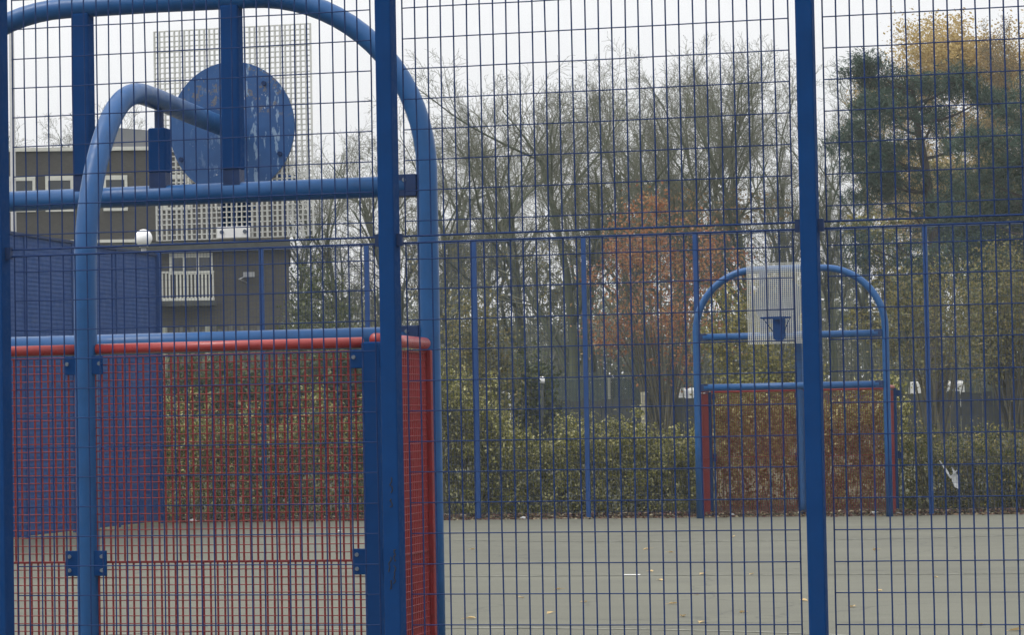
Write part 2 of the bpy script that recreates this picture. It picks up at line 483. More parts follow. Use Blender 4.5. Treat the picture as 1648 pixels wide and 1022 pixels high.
# side fence: close blue sheeting
SX = -10.6
sf = empty('panel_fence', (SX, .44, 0), 'solid blue ribbed panel fence along the left side of the court', 'fence')
sh = MB(); n = 264
prof = []
for k in range(n+1):
    z = .03+4.4*k/n
    prof.append((.0016 if k % 4 in (1, 2) else -.0016, z))
y0, y1 = -16.3, -.0
for x, z in prof: sh.v += [(x, y0, z), (x, y1, z)]
for k in range(n): sh.f.append((2*k, 2*k+1, 2*k+3, 2*k+2))
sp = sh.build('sheet', M['blue_sheet'], sf)
so_ = sp.modifiers.new('thick', 'SOLIDIFY'); so_.thickness = .01
sp0 = None
for k in range(1, 10):
    if sp0 is None:
        o = sp0 = MB().box(-.03, .024, -.03, .03, 0, 4.46).build('fence_post', M['blue_sheet'], sf, bevel=.005)
    else:
        o = sp0.copy(); COL.objects.link(o)
    o.location = (0, -1.8*k, 0)
MB().box(-.03, .035, -16.3, -.04, 4.43, 4.47).build('top_rail', M['blue_dark'], sf)

# ------------------------------------------------------------------ goals with basketball boards
H1, H2, H3, RT = 2.04, 2.83, 3.864, .055
RD = 1.06                                        # recess depth (behind the arch, -y)
def make_goal(label, bx):
    root = empty('sports_goal', (0, 0, 0), label, 'goal', 'goals with basketball boards')
    hw = GW/2; R = .95
    # arch
    path = [(-hw, 0, 0), (-hw, 0, 1.2), (-hw, 0, H3-R-.15)]
    for k in range(0, 19):
        a = PI - (PI/2)*k/18
        path.append((-hw+R+R*math.cos(a), 0, H3-R+R*math.sin(a)))
    path += [(0, 0, H3+.004)]
    path += [(-x, y, z) for x, y, z in reversed(path[:-1])]
    MB().tube(path, RT, 20).build('arch', M['blue_tube'], root, True)
    cb0 = MB().tube([(-hw+.11, 0, 0), (hw-.11, 0, 0)], RT, 20).build('crossbar', M['blue_tube'], root, True)
    cb0.location = (0, 0, H1)
    o = cb0.copy(); COL.objects.link(o); o.location = (0, 0, H2)
    bk0 = MB().box(-.062, .062, -.048, .048, -.058, .058).build('bracket', M['blue_dark'], root, bevel=.004)
    bo0 = MB().tube([(.0, -.05, .028), (.0, -.056, .028)], .011, 8).build('bolt', M['steel'], bk0)
    first = True
    for s in (-1, 1):
        for z in (H1, H2):
            if first: o = bk0; first = False
            else:
                o = bk0.copy(); COL.objects.link(o)
                b2 = bo0.copy(); COL.objects.link(b2); b2.parent = o
            o.location = (s*(hw-.11), 0, z)
    # uprights between top bar and arch
    up0 = MB().box(-.05, .05, -.048, .048, H2+.12, H3-.035).build('upright', M['blue_post'], root, bevel=.012)
    sk0 = MB().box(-.046, .046, -.04, .04, H2+.035, H2+.121).build('shaded_foot', M['blue_dark'], up0)  # dark piece: shade in the hollow foot of the upright, put into the colour
    up0.location = (-.43, 0, 0)
    o = up0.copy(); COL.objects.link(o); o.location = (.415, 0, 0)
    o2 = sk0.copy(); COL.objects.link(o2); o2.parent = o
    st = MB().box(-.05, .05, -.045, .045, H2+.12, 3.19).build('stub_post', M['blue_post'], root, bevel=.01)
    MB().box(-.046, .046, -.04, .04, H2+.035, H2+.121).build('shaded_foot', M['blue_dark'], st)  # same dark piece, painted-in shade at the foot of the stub
    MB().tube([(0, 0, 3.19), (0, 0, 3.285)], .026, 10).build('spigot', M['blue_dark'], st)
    # bent arm from the back of the recess to the board
    kp = [(-RD, 0), (-RD, 1.2), (-RD, 2.2), (-1.04, 2.52), (-.955, 2.80), (-.80, 3.05), (-.60, 3.24), (-.36, 3.335), (-.06, 3.345), (.42, 3.325), (bx-.01, 3.30)]
    arm = catmull([(0, y, z) for y, z in kp], 6)
    MB().tube(arm, .056, 20).build('support_arm', M['blue_tube'], root, True)
    # round plate and board
    pl = [(.378*math.cos(2*PI*k/56), 3.31+.385*math.sin(2*PI*k/56)) for k in range(56)]
    pl = [(x, max(z, 2.985)) for x, z in pl]
    d = MB().prism(pl, bx, bx+.014).build('round_plate', M['disc'], root)
    for x_, z_ in ((-.31, 3.14), (.29, 3.15), (.20, 3.56)):
        MB().tube([(x_, bx-.012, z_), (x_, bx+.002, z_)], .014, 8).build('bolt', M['blue_dark'], d)
    g_ = MB(); bw, z0, z1 = .475, 2.675, 3.895
    y0_, y1_ = bx+.016, bx+.036
    k = 31
    for i in range(k+1):
        x = -bw+2*bw*i/k
        g_.box(x-.0031, x+.0031, y0_, y1_, z0, z1)
    k = 40
    for i in range(k+1):
        z = z0+(z1-z0)*i/k
        g_.box(-bw-.004, bw+.004, y0_+.003, y1_-.003, z-.003, z+.003)
    bd = g_.build('backboard', M['white_mesh'], root)
    pt = MB().box(-.10, .10, bx+.004, bx+.0145, 2.675, 2.742).build('fixing_plate', M['white_paint'], bd, bevel=.003)
    for sx in (-.07, .07): MB().tube([(sx, bx-.004, 2.71), (sx, bx+.004, 2.71)], .012, 8).build('bolt', M['steel'], bd)
    # hoop on the court side
    hy = bx+.040
    hp = MB().box(-.09, .09, hy, hy+.05, 2.80, 3.05)
    pr = [(-.09, 2.80), (.09, 2.80), (.08, 2.745), (.05, 2.725), (-.05, 2.725), (-.08, 2.745)]
    hp.prism(pr, hy, hy+.05)
    ring = [(.225*math.cos(2*PI*q/36), hy+.375+.225*math.sin(2*PI*q/36), 3.05) for q in range(37)]
    hp.tube(ring, .010, 8)
    hp.tube([(-.20, hy+.30, 3.045), (-.07, hy+.05, 2.83)], .007, 6).tube([(.20, hy+.30, 3.045), (.07, hy+.05, 2.83)], .007, 6)
    hp.box(-.06, .06, hy+.05, hy+.17, 3.035, 3.047)
    hp.build('hoop', M['blue_post'], root)
    # recess: back corner posts, rails, mesh
    cp0 = MB().box(-.045, .045, -.045, .045, 0, 1.985).build('corner_post', M['blue_post'], root, bevel=.008)
    cp0.location = (-hw, -RD, 0)
    o = cp0.copy(); COL.objects.link(o); o.location = (hw, -RD, 0)
    pk0 = MB().box(-.108, .108, -.036, -.024, -.062, .062)
    pk0 = pk0.build('clamp_plate', M['blue_post'], root, bevel=.003)
    bb0 = MB().tube([(0, -.044, 0), (0, -.035, 0)], .010, 8).build('bolt', M['steel'], pk0)
    pk1 = MB().box(-.100, .100, -.036, -.024, -.045, .045).build('clamp_plate', M['blue_post'], root, bevel=.003)
    b1 = True; b3 = True
    for n_, x in enumerate((-hw, 0, hw)):
        for z, src, rows_ in ((.93, pk0, (-.034, .034)), (1.905, pk1, (.008,))):
            o = src if n_ == 0 else src.copy()
            if n_: COL.objects.link(o)
            o.location = (x, -RD, z)
            for sx in (-.085, .085):
                for sz in rows_:
                    if b1: b_ = bb0; b1 = False
                    else: b_ = bb0.copy(); COL.objects.link(b_)
                    b_.parent = o; b_.location = (sx, 0, sz)
    rl0 = MB().tube([(.058, -RD, 1.985), (hw-.05, -RD, 1.985)], .0255, 16).build('top_rail', M['red_rail'], root, True)
    o = rl0.copy(); COL.objects.link(o); o.location = (-hw, 0, 0)
    sr0 = MB().tube([(0, -RD+.05, 2.0), (0, -.10, 2.0)], .031, 16).build('top_rail', M['red_rail'], root, True)
    sr0.location = (hw, 0, 0); o = sr0.copy(); COL.objects.link(o); o.location = (-hw, 0, 0)
    sw0 = MB().box(-.03, .03, -.105, -.062, .02, 1.965).build('side_post', M['red_wire'], root, bevel=.004)
    sw0.location = (hw, 0, 0); o = sw0.copy(); COL.objects.link(o); o.location = (-hw, 0, 0)
    def reb(width, z0, z1):
        mb = MB(); k = round(width/.0362)
        for i in range(k+1): mb.box(width*i/k-.0039, width*i/k+.0039, -.004, .004, z0, z1)
        k2 = round((z1-z0)/.0385)
        for i in range(k2+1):
            z = z0+(z1-z0)*i/k2
            mb.tube([(0, -.0055, z), (width, -.0055, z)], .0023, 4, False)
        mb.box(0, width, -.006, .006, z1-.006, z1)
        return mb
    wd = hw-.10
    u0 = reb(wd, .938, 1.945).build('rebound_panel', M['red_wire'], root)
    d0 = reb(wd, .03, .935).build('rebound_panel', M['red_wire'], root)
    for src, off in ((u0, .052), (d0, .060)):
        src.location = (off, -RD-.012, 0)
        o = src.copy(); COL.objects.link(o); o.location = (-hw+off-.004, -RD-.012, 0)
    sd_ = RD-.16
    v0 = reb(sd_, .938, 1.955).build('rebound_panel', M['red_side_lit'], root)
    w0 = reb(sd_, .03, .935).build('rebound_panel', M['red_side_lit'], root)
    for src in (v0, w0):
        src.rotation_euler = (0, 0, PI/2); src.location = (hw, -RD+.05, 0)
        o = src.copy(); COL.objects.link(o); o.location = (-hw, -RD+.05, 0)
    return root

def catmull(P, n):
    P = [np.array(p, float) for p in P]; out = []
    Q = [2*P[0]-P[1]] + P + [2*P[-1]-P[-2]]
    for i in range(1, len(Q)-2):
        for k in range(n):
            t = k/n; a, b, c_, d = Q[i-1:i+3]
            out.append(.5*((2*b)+(-a+c_)*t+(2*a-5*b+4*c_-d)*t*t+(-a+3*b-3*c_+d)*t**3))
    return out + [P[-1]]

goal = make_goal('large blue arched goal seen from behind, close to the camera on the left', 1.17)
goal.location = (GX, GY, 0)
goal2 = copy_tree(goal)
goal2.location = (0, 0, 0); goal2.rotation_euler = (0, 0, PI)
for ch in kids(goal2):
    if ch.name.startswith('upright') and ch.location.x < 0: ch.location.x = -.36
goal2['label'] = 'small looking blue arched goal facing the camera at the far end of the court'

# ------------------------------------------------------------------ leaf clouds, shrubs, trees
def leaf_mesh(name, pts, size, mat, parent, rng, aspect=.55, up=0.0, jitter=.35):
    n = len(pts); pts = np.asarray(pts, float)
    a = rng.normal(size=(n, 3)); a /= np.linalg.norm(a, axis=1)[:, None]
    b = rng.normal(size=(n, 3))
    if up: b[:, 2] *= (1-up); a[:, 2] = a[:, 2]*(1-up)
    b -= a*np.sum(a*b, axis=1)[:, None]; b /= (np.linalg.norm(b, axis=1)[:, None]+1e-9)
    s = size*(1+jitter*rng.uniform(-1, 1, n))[:, None]
    V = np.empty((n, 4, 3))
    nn = np.cross(a, b)
    V[:, 0] = pts-a*s; V[:, 1] = pts+b*s*aspect+nn*s*.12; V[:, 2] = pts+a*s; V[:, 3] = pts-b*s*aspect+nn*s*.12
    me = bpy.data.meshes.new(name)
    me.vertices.add(4*n); me.vertices.foreach_set('co', V.reshape(-1).astype(np.float32))
    me.loops.add(4*n); me.loops.foreach_set('vertex_index', np.arange(4*n, dtype=np.int32))
    me.polygons.add(n); me.polygons.foreach_set('loop_start', np.arange(0, 4*n, 4, dtype=np.int32))
    me.update(calc_edges=True)
    return link(name, me, mat, parent)

def clumpy(rng, n, fn, k=40, sig=.16):
    """points in clumps; fn() gives clump centres"""
    C = np.array([fn() for _ in range(k)])
    idx = rng.integers(0, k, n)
    sg = (sig*rng.uniform(.5, 1.5, k))[idx]
    return C[idx]+rng.normal(size=(n, 3))*sg[:, None]

def hedge(label, x0, x1, yb, hfn, depth, mat, n, seed, size=.045, stems=26, name='hedge', cat='hedge', matstem='stem', hi=None):
    rng = np.random.default_rng(seed)
    zg = gz(yb)
    root = empty(name, ((x0+x1)/2, yb, zg), label, cat)
    xm = (x0+x1)/2
    def c():
        x = rng.uniform(x0, x1); h = hfn(x)*(.86+.34*rng.random()**2.5)
        z = h*(1-abs(rng.normal())*.02)*rng.uniform(.02, 1)**.8
        return (x-xm, rng.uniform(0, depth), z)
    P = clumpy(rng, int(n*.75), c, k=max(30, int((x1-x0)*110)), sig=.075)
    Q = np.array([c() for _ in range(int(n*.22))]); 
    P = np.vstack([P, Q])
    P = P[P[:, 2] > .02]
    leaf_mesh('foliage', P, size, mat, root, rng)
    st = MB()
    for k in range(stems):
        x = rng.uniform(x0, x1); h = hfn(x)*rng.uniform(.8, 1.12); y = rng.uniform(0.05, depth)
        pts = [(x-xm, y, -.05)]
        for q in range(1, 5): pts.append((pts[-1][0]+rng.normal()*.09, pts[-1][1]+rng.normal()*.07, h*q/4))
        st.tube(pts, [.012, .010, .008, .006, .003], 4)
        for q in range(3):
            p0 = np.array(pts[rng.integers(1, 4)])
            p1 = p0+np.array([rng.normal()*.22, rng.normal()*.15, abs(rng.normal())*.3])
            st.tube([p0, (p0+p1)/2+rng.normal(size=3)*.02, p1], [.006, .004, .002], 3)
    st.build('stems', M[matstem], root)
    return root

def wob(a, b, c_, s):
    return lambda x: a+b*math.sin(x*2.3+s)+c_*math.sin(x*6.1+s*2)

X = lambda px, Y: float(at(px, 650, Y)[0])
hedge('leafy green hedge seen through the red mesh, behind the far fence on the left', -11.7, -7.1, 1.0, wob(1.80, .14, .10, 1), 1.0, M['hedge'], 42000, 11, .028, 60)
hedge('tall yellow green shrub behind the far fence, beside the big near post', -7.1, -4.9, 1.1, lambda x: 1.75+1.15*max(0, (-5.0-x)/2.1)**.8+.16*math.sin(x*7)+.1*math.sin(x*17), 1.1, M['hedge'], 30000, 12, .029, 60, name='shrub', cat='shrub')
hedge('low olive hedge with pale leaf tips under the dark boarded fence', -4.9, -1.62, 1.0, wob(1.44, .05, .07, 3), .95, M['hedge'], 34000, 13, .027, 70)
hedge('olive hedge behind the far goal, showing through its red mesh', -1.55, 1.6, 1.6, wob(1.95, .08, .08, 4), .8, M['hedge'], 22000, 14, .030, 40)
hedge('dark straggly hedge with scattered yellow leaves right of the far goal', 1.6, 4.8, 1.0, wob(1.28, .14, .12, 5), 1.1, M['hedge_dark'], 20000, 15, .027, 130)

# tall evergreen and leafy shrubs behind
def bush(label, px, Y, pyTop, wpx, mat, n, seed, size=.07, name='shrub', cat='shrub', zlow=0.0, squash=1.0, sig=.22, k=60, stems=14):
    rng = np.random.default_rng(seed)
    b = at(px, 650, Y); zg = gz(Y); top = at(px, pyTop, Y)[2]-zg
    hw = abs(at(px+wpx/2, 650, Y)[0]-b[0])
    root = empty(name, (b[0], Y, zg), label, cat)
    def c():
        while True:
            u = rng.uniform(-1, 1, 3)
            if u@u < 1 and rng.random() < .35+.65*np.linalg.norm(u):
                z = zlow*top+(top*(1-zlow))*(u[2]*.5+.5)
                return (u[0]*hw*(.75+.5*rng.random()), u[1]*hw*.8, z)
    P = clumpy(rng, n, c, k=k, sig=sig)
    P = P[P[:, 2] > .05]
    leaf_mesh('foliage', P, size, mat, root, rng)
    st = MB()
    for q in range(stems):
        e = np.array(c()); p0 = np.array([rng.normal()*.1, rng.normal()*.1, -.1])
        mid = p0*.5+e*.5+np.array([0, 0, top*.1])+rng.normal(size=3)*.08
        st.tube(catmull([p0, mid, e], 4), list(np.linspace(.035, .006, 9)), 5)
    st.build('stems', M['stem'], root)
    return root
bush('copper leaved beech tree left of the far goal', 1068, 14, 315, 250, M['copper'], 6600, 21, .040, 'beech_tree', 'tree', .22, sig=.19, k=95, stems=34)
bush('yellow green shrub behind the far goal, under its white board', 1225, 8, 440, 170, M['yellow_green'], 11000, 22, .036, sig=.18, k=70)
bush('dark ivy covered bush at the right edge behind the far fence', 1635, 13, 400, 190, M['olive'], 11000, 23, .036, zlow=.27, sig=.26, k=80, stems=40)
bush('olive bush between the far goal and the ivy covered bush', 1505, 10, 415, 180, M['olive'], 4200, 24, .036, zlow=.34, sig=.22, k=70, stems=30)
bush('slim olive bush rising just right of the big near post', 765, 9, 470, 110, M['olive'], 9000, 25, .036, sig=.18, k=60)
bush('dark round holly bush at the foot of the brown house', 520, 16, 440, 130, M['ivy'], 9000, 26, .042, sig=.2, k=60)
bush('dusky shrub behind the left hedge, in front of the brown house', 330, 7, 585, 260, M['ivy'], 9000, 28, .055, sig=.2, k=70)
bush('dusky shrub behind the left hedge, beside the corner post of the near goal', 540, 8, 560, 210, M['ivy'], 9000, 29, .055, sig=.2, k=70)
bush('low dusky bush against the dark boarded fence', 845, 11.5, 575, 110, M['ivy'], 4000, 27, .05, sig=.14, k=50)

def grow_tree(seed, H, r0, fork, nl, spread, levels=4, dens=1.0):
    rng = np.random.default_rng(seed)
    tr, cr = MB(), MB()
    def branch(p, d, Ln, r, lev):
        segs = {0: 7, 1: 7, 2: 5, 3: 4, 4: 3}[lev]
        pts = [p]; dirs = [d]
        for k in range(segs):
            d = d+rng.normal(size=3)*({0: .05, 1: .13, 2: .19, 3: .22, 4: .25}[lev])+np.array([0, 0, {0: .02, 1: .07, 2: .06, 3: .04, 4: .02}[lev]])
            d = d/np.linalg.norm(d)
            pts.append(pts[-1]+d*Ln/segs); dirs.append(d)
        rad = [max(.0037, r*(1-.70*k/segs)) for k in range(segs+1)]
        (tr if lev < 2 else cr).tube(pts, rad, {0: 9, 1: 6, 2: 4, 3: 3, 4: 3}[lev], lev < 2)
        if lev >= levels: return
        nb = int({0: nl, 1: 10, 2: 8, 3: 6}[lev]*dens+rng.random())
        for k in range(nb):
            lo = {0: fork, 1: .22, 2: .15, 3: .15}[lev]
            t = lo+(1-lo)*((k+rng.random())/nb)
            i = min(segs-1, int(t*segs)); f = t*segs-i
            q = pts[i]*(1-f)+pts[i+1]*f; dd = dirs[i+1]
            az = rng.uniform(0, 2*PI)
            a = np.cross(dd, [math.cos(az), math.sin(az), .3]); a /= np.linalg.norm(a)+1e-9
            ang = {0: spread, 1: .68, 2: .78, 3: .85}[lev]*rng.uniform(.65, 1.25)
            nd = dd*math.cos(ang)+a*math.sin(ang)
            nl_ = Ln*{0: .66, 1: .50, 2: .52, 3: .55}[lev]*rng.uniform(.65, 1.15)*(1.12-.45*t)
            rr = max(.004, rad[i]*{0: .58, 1: .50, 2: .52, 3: .55}[lev])
            branch(q, nd, nl_, rr, lev+1)
    branch(np.array([0, 0, -.2]), np.array([rng.normal()*.03, rng.normal()*.03, 1.0]), H*.82, r0, 0)
    # bring the tallest twig to H exactly
    zt = max(v[2] for v in cr.v); s = H/zt
    for mb in (tr, cr): mb.v = [(v[0]*s, v[1]*s, v[2]*s) for v in mb.v]
    return tr, cr

PROTO = []
def bare_tree(kind, px, Y, pyTop, label, rz, wide=1.0, leaves=None):
    """kind: index of a grown skeleton; placed and scaled to its own height"""
    zg = gz(Y); b = at(px, 600, Y); H = at(px, pyTop, Y)[2]-zg
    P = PROTO[kind]; s = H/10.0
    root = empty('bare_tree', (b[0], Y, zg), label, 'tree', 'bare trees beyond the fence', rz)
    root.scale = (s*wide, s*wide, s)
    for nm, me in P['parts']:
        o = bpy.data.objects.new(nm, me); COL.objects.link(o); o.parent = root
    if leaves:
        mt, n, zlo, zhi, seed, size = leaves
        rng = np.random.default_rng(seed)
        tv = P['tips']; tv = tv[(tv[:, 2] > zlo*10) & (tv[:, 2] < zhi*10)]
        q = tv[rng.integers(0, len(tv), n)]+rng.normal(size=(n, 3))*.10
        leaf_mesh('foliage', q, size/s, mt, root, rng)
    return root
for seed, fork, nl, spread, r0 in ((101, .26, 10, .66, .17), (102, .34, 11, .58, .18), (103, .16, 10, .55, .17), (104, .30, 12, .74, .17), (105, .20, 9, .46, .15)):
    tr, cr = grow_tree(seed, 10, r0, fork, nl, spread)
    parts = []
    for nm, mb, mt in (('trunk', tr, M['bark']), ('crown', cr, M['twig'])):
        me = bpy.data.meshes.new(nm); me.from_pydata([tuple(map(float, v)) for v in mb.v], [], mb.f); me.update()
        me.polygons.foreach_set('use_smooth', [True]*len(me.polygons)); me.materials.append(mt)
        parts.append((nm, me))
    PROTO.append(dict(parts=parts, tips=np.array(cr.v)))
TREES = [
 (0, 478, 40, 232, 'slender bare tree just right of the brown house', 1.0, 1.0, None),
 (1, 556, 34, 200, 'bare tree between the brown house and the big near post', 2.2, 1.0, None),
 (2, 640, 44, 185, 'bare tree partly hidden by the big near post', 0.4, 1.0, None),
 (3, 722, 38, 150, 'spreading bare tree right of the big near post', 3.0, 1.0, (M['olive'], 900, .2, .6, 1, .05)),
 (1, 775, 48, 130, 'thin bare tree behind the spreading bare tree', 5.0, .9, None),
 (0, 838, 34, 118, 'bare tree forking low above the dusky bush', 4.1, 1.1, None),
 (2, 912, 30, 92, 'thick trunked bare tree forking left of the copper beech', .9, 1.1, (M['olive'], 500, .2, .5, 2, .05)),
 (4, 962, 42, 95, 'upright bare tree behind the thick trunked one', 2.0, 1.1, None),
 (3, 1030, 36, 58, 'tall bare tree above the copper beech', 1.3, 1.0, (M['olive'], 1800, .25, .62, 3, .055)),
 (1, 1085, 31, 72, 'bare tree with tan leaves low in its crown, over the copper beech', 4.4, .95, (M['russet'], 1600, .2, .62, 4, .055)),
 (4, 1118, 44, 70, 'upright bare tree behind the one with tan leaves', 3.7, 1.1, None),
 (0, 1178, 36, 46, 'tallest bare tree, over the left side of the far goal', 2.7, .9, (M['olive'], 700, .2, .5, 5, .05)),
 (2, 1232, 32, 50, 'bare tree whose stems rise behind the white board of the far goal', 5.3, .95, None),
 (4, 1290, 46, 75, 'bare tree hidden in part by the right hand near post', 1.8, 1.1, None),
 (3, 1345, 34, 92, 'bare tree forking beside the left edge of the pine', .2, .85, None),
 (1, 1405, 50, 70, 'bare tree behind the left boughs of the pine', 2.9, 1.0, None),
 (4, 1012, 52, 105, 'faint distant bare tree between the upright one and the tall one', 4.9, 1.2, None),
 (2, 690, 54, 178, 'faint distant bare tree beside the arch of the near goal', 3.3, 1.2, None),
 (0, 85, 60, 178, 'far bare tree peeping over the flat roof of the brown house', .7, 1.3, None),
 (3, 190, 62, 140, 'far bare tree behind the grey rooftop box', 2.4, 1.0, None),
]
for kd, px, Y, py, lab, rz, wd, lv in TREES: bare_tree(kd, px, Y, py, lab, rz, wd, lv)

# golden tree and pines
t = bare_tree(3, 1570, 42, 20, 'golden leaved tree rising behind the pine', 6.0, 1.2, (M['golden'], 85000, .42, 1.0, 9, .032))
rng = np.random.default_rng(77); zt_ = t.scale[2]
cl = []
for q in range(85):
    u = rng.normal(size=2)*.5
    cl.append(at(1535+u[0]*72, 82+u[1]*52-abs(u[0])*-18, 42)+np.array([0, rng.normal()*.9, 0]))
for q in range(30): cl.append(at(1590+rng.normal()*40, 105+rng.normal()*26, 42)+np.array([0, rng.normal()*.8, 0]))
cl = np.array(cl); ii = rng.integers(0, len(cl), 15000)
P = cl[ii]+rng.normal(size=(15000, 3))*.24
rot = Matrix.Rotation(-t.rotation_euler[2], 3, 'Z')
P = (P-np.array(t.location))@np.array(rot).T/np.array(t.scale)
leaf_mesh('foliage', P, .045/zt_, M['golden'], t, rng)
t.name = 'autumn_tree'; del t['group']
t = bare_tree(1, 1655, 38, 12, 'tan leaved tree at the top right corner beside the golden tree', 3.1, .8, (M['russet'], 34000, .3, 1.0, 10, .032))
t.name = 'autumn_tree'; del t['group']
t = bare_tree(4, 1450, 30, 330, 'ochre leaved sapling under the pine', .6, 1.3, (M['yellow_green'], 5000, .1, 1.0, 19, .06))
t.name = 'sapling'; del t['group']
t = bare_tree(2, 1590, 27, 215, 'olive leaved tree between the two pines', 2.6, 1.35, (M['olive'], 15000, .1, 1.0, 29, .045))
t.name = 'leafy_tree'; del t['group']

def pine(label, Y, trunk_px, clusters, seed, group='pines beyond the fence'):
    rng = np.random.default_rng(seed)
    zg = gz(Y); b = at(*trunk_px[0], Y)
    root = empty('pine_tree', (b[0], Y, zg), label, 'tree', group)
    org = np.array([b[0], Y, zg])
    path = [np.array([0, 0, -.2])]+[at(x, y, Y)-org for x, y in trunk_px[1:]]
    path = catmull(path, 5)
    tr = MB().tube(path, list(np.linspace(.17, .05, len(path))), 9)
    pts = []
    for (x, y, wx, wy, k) in clusters:
        cen = at(x, y, Y)-org+np.array([0, rng.uniform(-1.0, 1.0), 0])
        rx = wx/2/65.; rz = wy/2/65.
        i = int(np.argmin([abs(p[2]-(cen[2]-.5)) for p in path])); p0 = path[i]
        tr.tube(catmull([p0, (p0+cen)/2+np.array([0, 0, -.12]), cen], 5), list(np.linspace(.05, .012, 11)), 5)
        sub = []
        for q in range(max(3, int(k/34))):
            u = rng.normal(size=3)*.5
            sub.append(cen+u*np.array([rx, rx*.8, rz]))
        sub = np.array(sub)
        for q in sub[: 6]:
            tr.tube([cen, (cen+q)/2+rng.normal(size=3)*.03, q], [.014, .009, .005], 4)
        idx = rng.integers(0, len(sub), k)
        pts.append(sub[idx]+rng.normal(size=(k, 3))*np.array([rx*.30, rx*.30, rz*.34])+np.array([0, 0, .02]))
    tr.build('trunk', M['pine_bark'], root, True)
    P = np.vstack(pts)
    P = np.repeat(P, 9, axis=0)+rng.normal(size=(len(P)*9, 3))*.055
    leaf_mesh('needles', P, .085, M['pine'], root, rng, aspect=.10)
    return root
pine('dark green pine with a leaning bare lower trunk, right of the far goal', 24,
     [(1508, 690), (1504, 420), (1498, 330), (1484, 240), (1474, 190), (1468, 130)],
     [(1385, 118, 60, 55, 200), (1418, 118, 60, 50, 180), (1450, 140, 90, 55, 260), (1500, 148, 90, 50, 250), (1550, 130, 70, 60, 200), (1590, 158, 90, 45, 220),
      (1400, 165, 60, 45, 170), (1440, 190, 110, 60, 280), (1500, 190, 90, 40, 180), (1398, 215, 90, 50, 200), (1375, 240, 110, 45, 220),
      (1425, 245, 120, 50, 280), (1410, 285, 100, 50, 240), (1440, 285, 90, 40, 190), (1405, 315, 70, 40, 160), (1480, 290, 60, 30, 80), (1555, 225, 80, 40, 110), (1540, 300, 90, 35, 110), (1470, 345, 130, 60, 220), (1400, 400, 80, 90, 180), (1450, 400, 110, 70, 200), (1530, 370, 110, 60, 200), (1500, 440, 120, 70, 200)], 71)
pine('dark green pine cut off by the right edge of the photo', 20,
     [(1690, 690), (1692, 420), (1688, 300), (1684, 190)],
     [(1640, 190, 90, 50, 260), (1600, 235, 110, 55, 300), (1645, 255, 110, 60, 300), (1585, 290, 90, 50, 220), (1630, 320, 120, 60, 330), (1570, 345, 110, 50, 240), (1640, 375, 130, 70, 330), (1560, 400, 120, 60, 250), (1690, 160, 90, 60, 200), (1700, 280, 100, 60, 200), (1600, 440, 120, 70, 260)], 72)

# distant scrub that reads as one mass
rng = np.random.default_rng(40)
n = 100000
xs = rng.uniform(-36, 14, n); 
hh = 4.0+1.0*np.sin(xs*.7)+.7*np.sin(xs*1.9+1)+.5*np.sin(xs*4.1)
P = np.stack([xs, rng.uniform(52, 70, n), 1.45+np.maximum(.4, hh)*rng.uniform(0, 1, n)**.8], 1)
sc = leaf_mesh('distant_scrub', P, .15, M['far_scrub'], None, rng, .3)
tag(sc, 'grey green distant scrub behind the bare trees', 'scrub', kind='stuff')
sm = MB()
for k in range(1500):
    x = rng.uniform(-34, 12); y = rng.uniform(40, 66); h = rng.uniform(2.2, 5.5)
    p = [(x, y, 1.4)]
    for q in range(3): p.append((p[-1][0]+rng.normal()*.22, p[-1][1]+rng.normal()*.2, 1.4+h*(q+1)/3))
    sm.tube(p, [.03, .022, .014, .005], 3, False)
tag(sm.build('distant_saplings', M['twig']), 'grey brown thicket of distant saplings under the bare trees', 'thicket', kind='stuff')

# leaf litter along the foot of the far fence
n = 9000
P = np.stack([rng.uniform(-10.4, 6, n), rng.uniform(.30, 1.3, n)**1.0, np.zeros(n)], 1)
P[:, 1] = .34+abs(rng.normal(size=n))*.35
P[:, 2] = .012+rng.uniform(0, .07, n)*(P[:, 1] > .5)
P[:400, 1] = rng.uniform(.0, .36, 400); P[:400, 2] = .012
li = leaf_mesh('leaf_litter', P, .030, M['litter'], None, rng, .6, up=.7)
tag(li, 'brown and reddish leaf litter along the foot of the far fence', 'leaf litter', kind='stuff')

# ------------------------------------------------------------------ brown house
BY = 26
HR = math.radians(18)
ho = np.array([*at(250, 680, BY)[:2], gz(BY)])
house = empty('brown_house', ho, 'brown two storey flat roofed house behind the blue panel fence', 'house', None, HR)
_ex = np.array([math.cos(HR), math.sin(HR), 0]); _ey = np.array([-math.sin(HR), math.cos(HR), 0])
def hx(px, py):
    """house-local x and z of a photo position on the house front"""
    d = at(px, py, BY)-CAM
    P = CAM+d*((ho-CAM)@_ey)/(d@_ey)
    return float((P-ho)@_ex), float(P[2]-ho[2])
xr = hx(465, 450)[0]; xl = hx(-260, 400)[0]
zr = hx(120, 243)[1]; zf = hx(300, 387)[1]; zf0 = hx(300, 404)[1]
MB().box(xl, xr, 0, 8, zf, zr).box(xl, xr-.002, .25, 7.9, 0, zf0).build('wall', M['brick'], house)
MB().box(xl-.1, xr+.06, -.08, 8.08, zr+.002, zr+.10).build('fascia', M['cream_frame'], house)
MB().box(xl-.1, hx(232, 386)[0], -.06, .02, zf-.03, zf+.05).build('fascia', M['cream_frame'], house)
MB().box(xl, xr+.05, -.04, 7.98, zf0+.002, zf-.032).build('soffit_band', M['dark_board'], house)
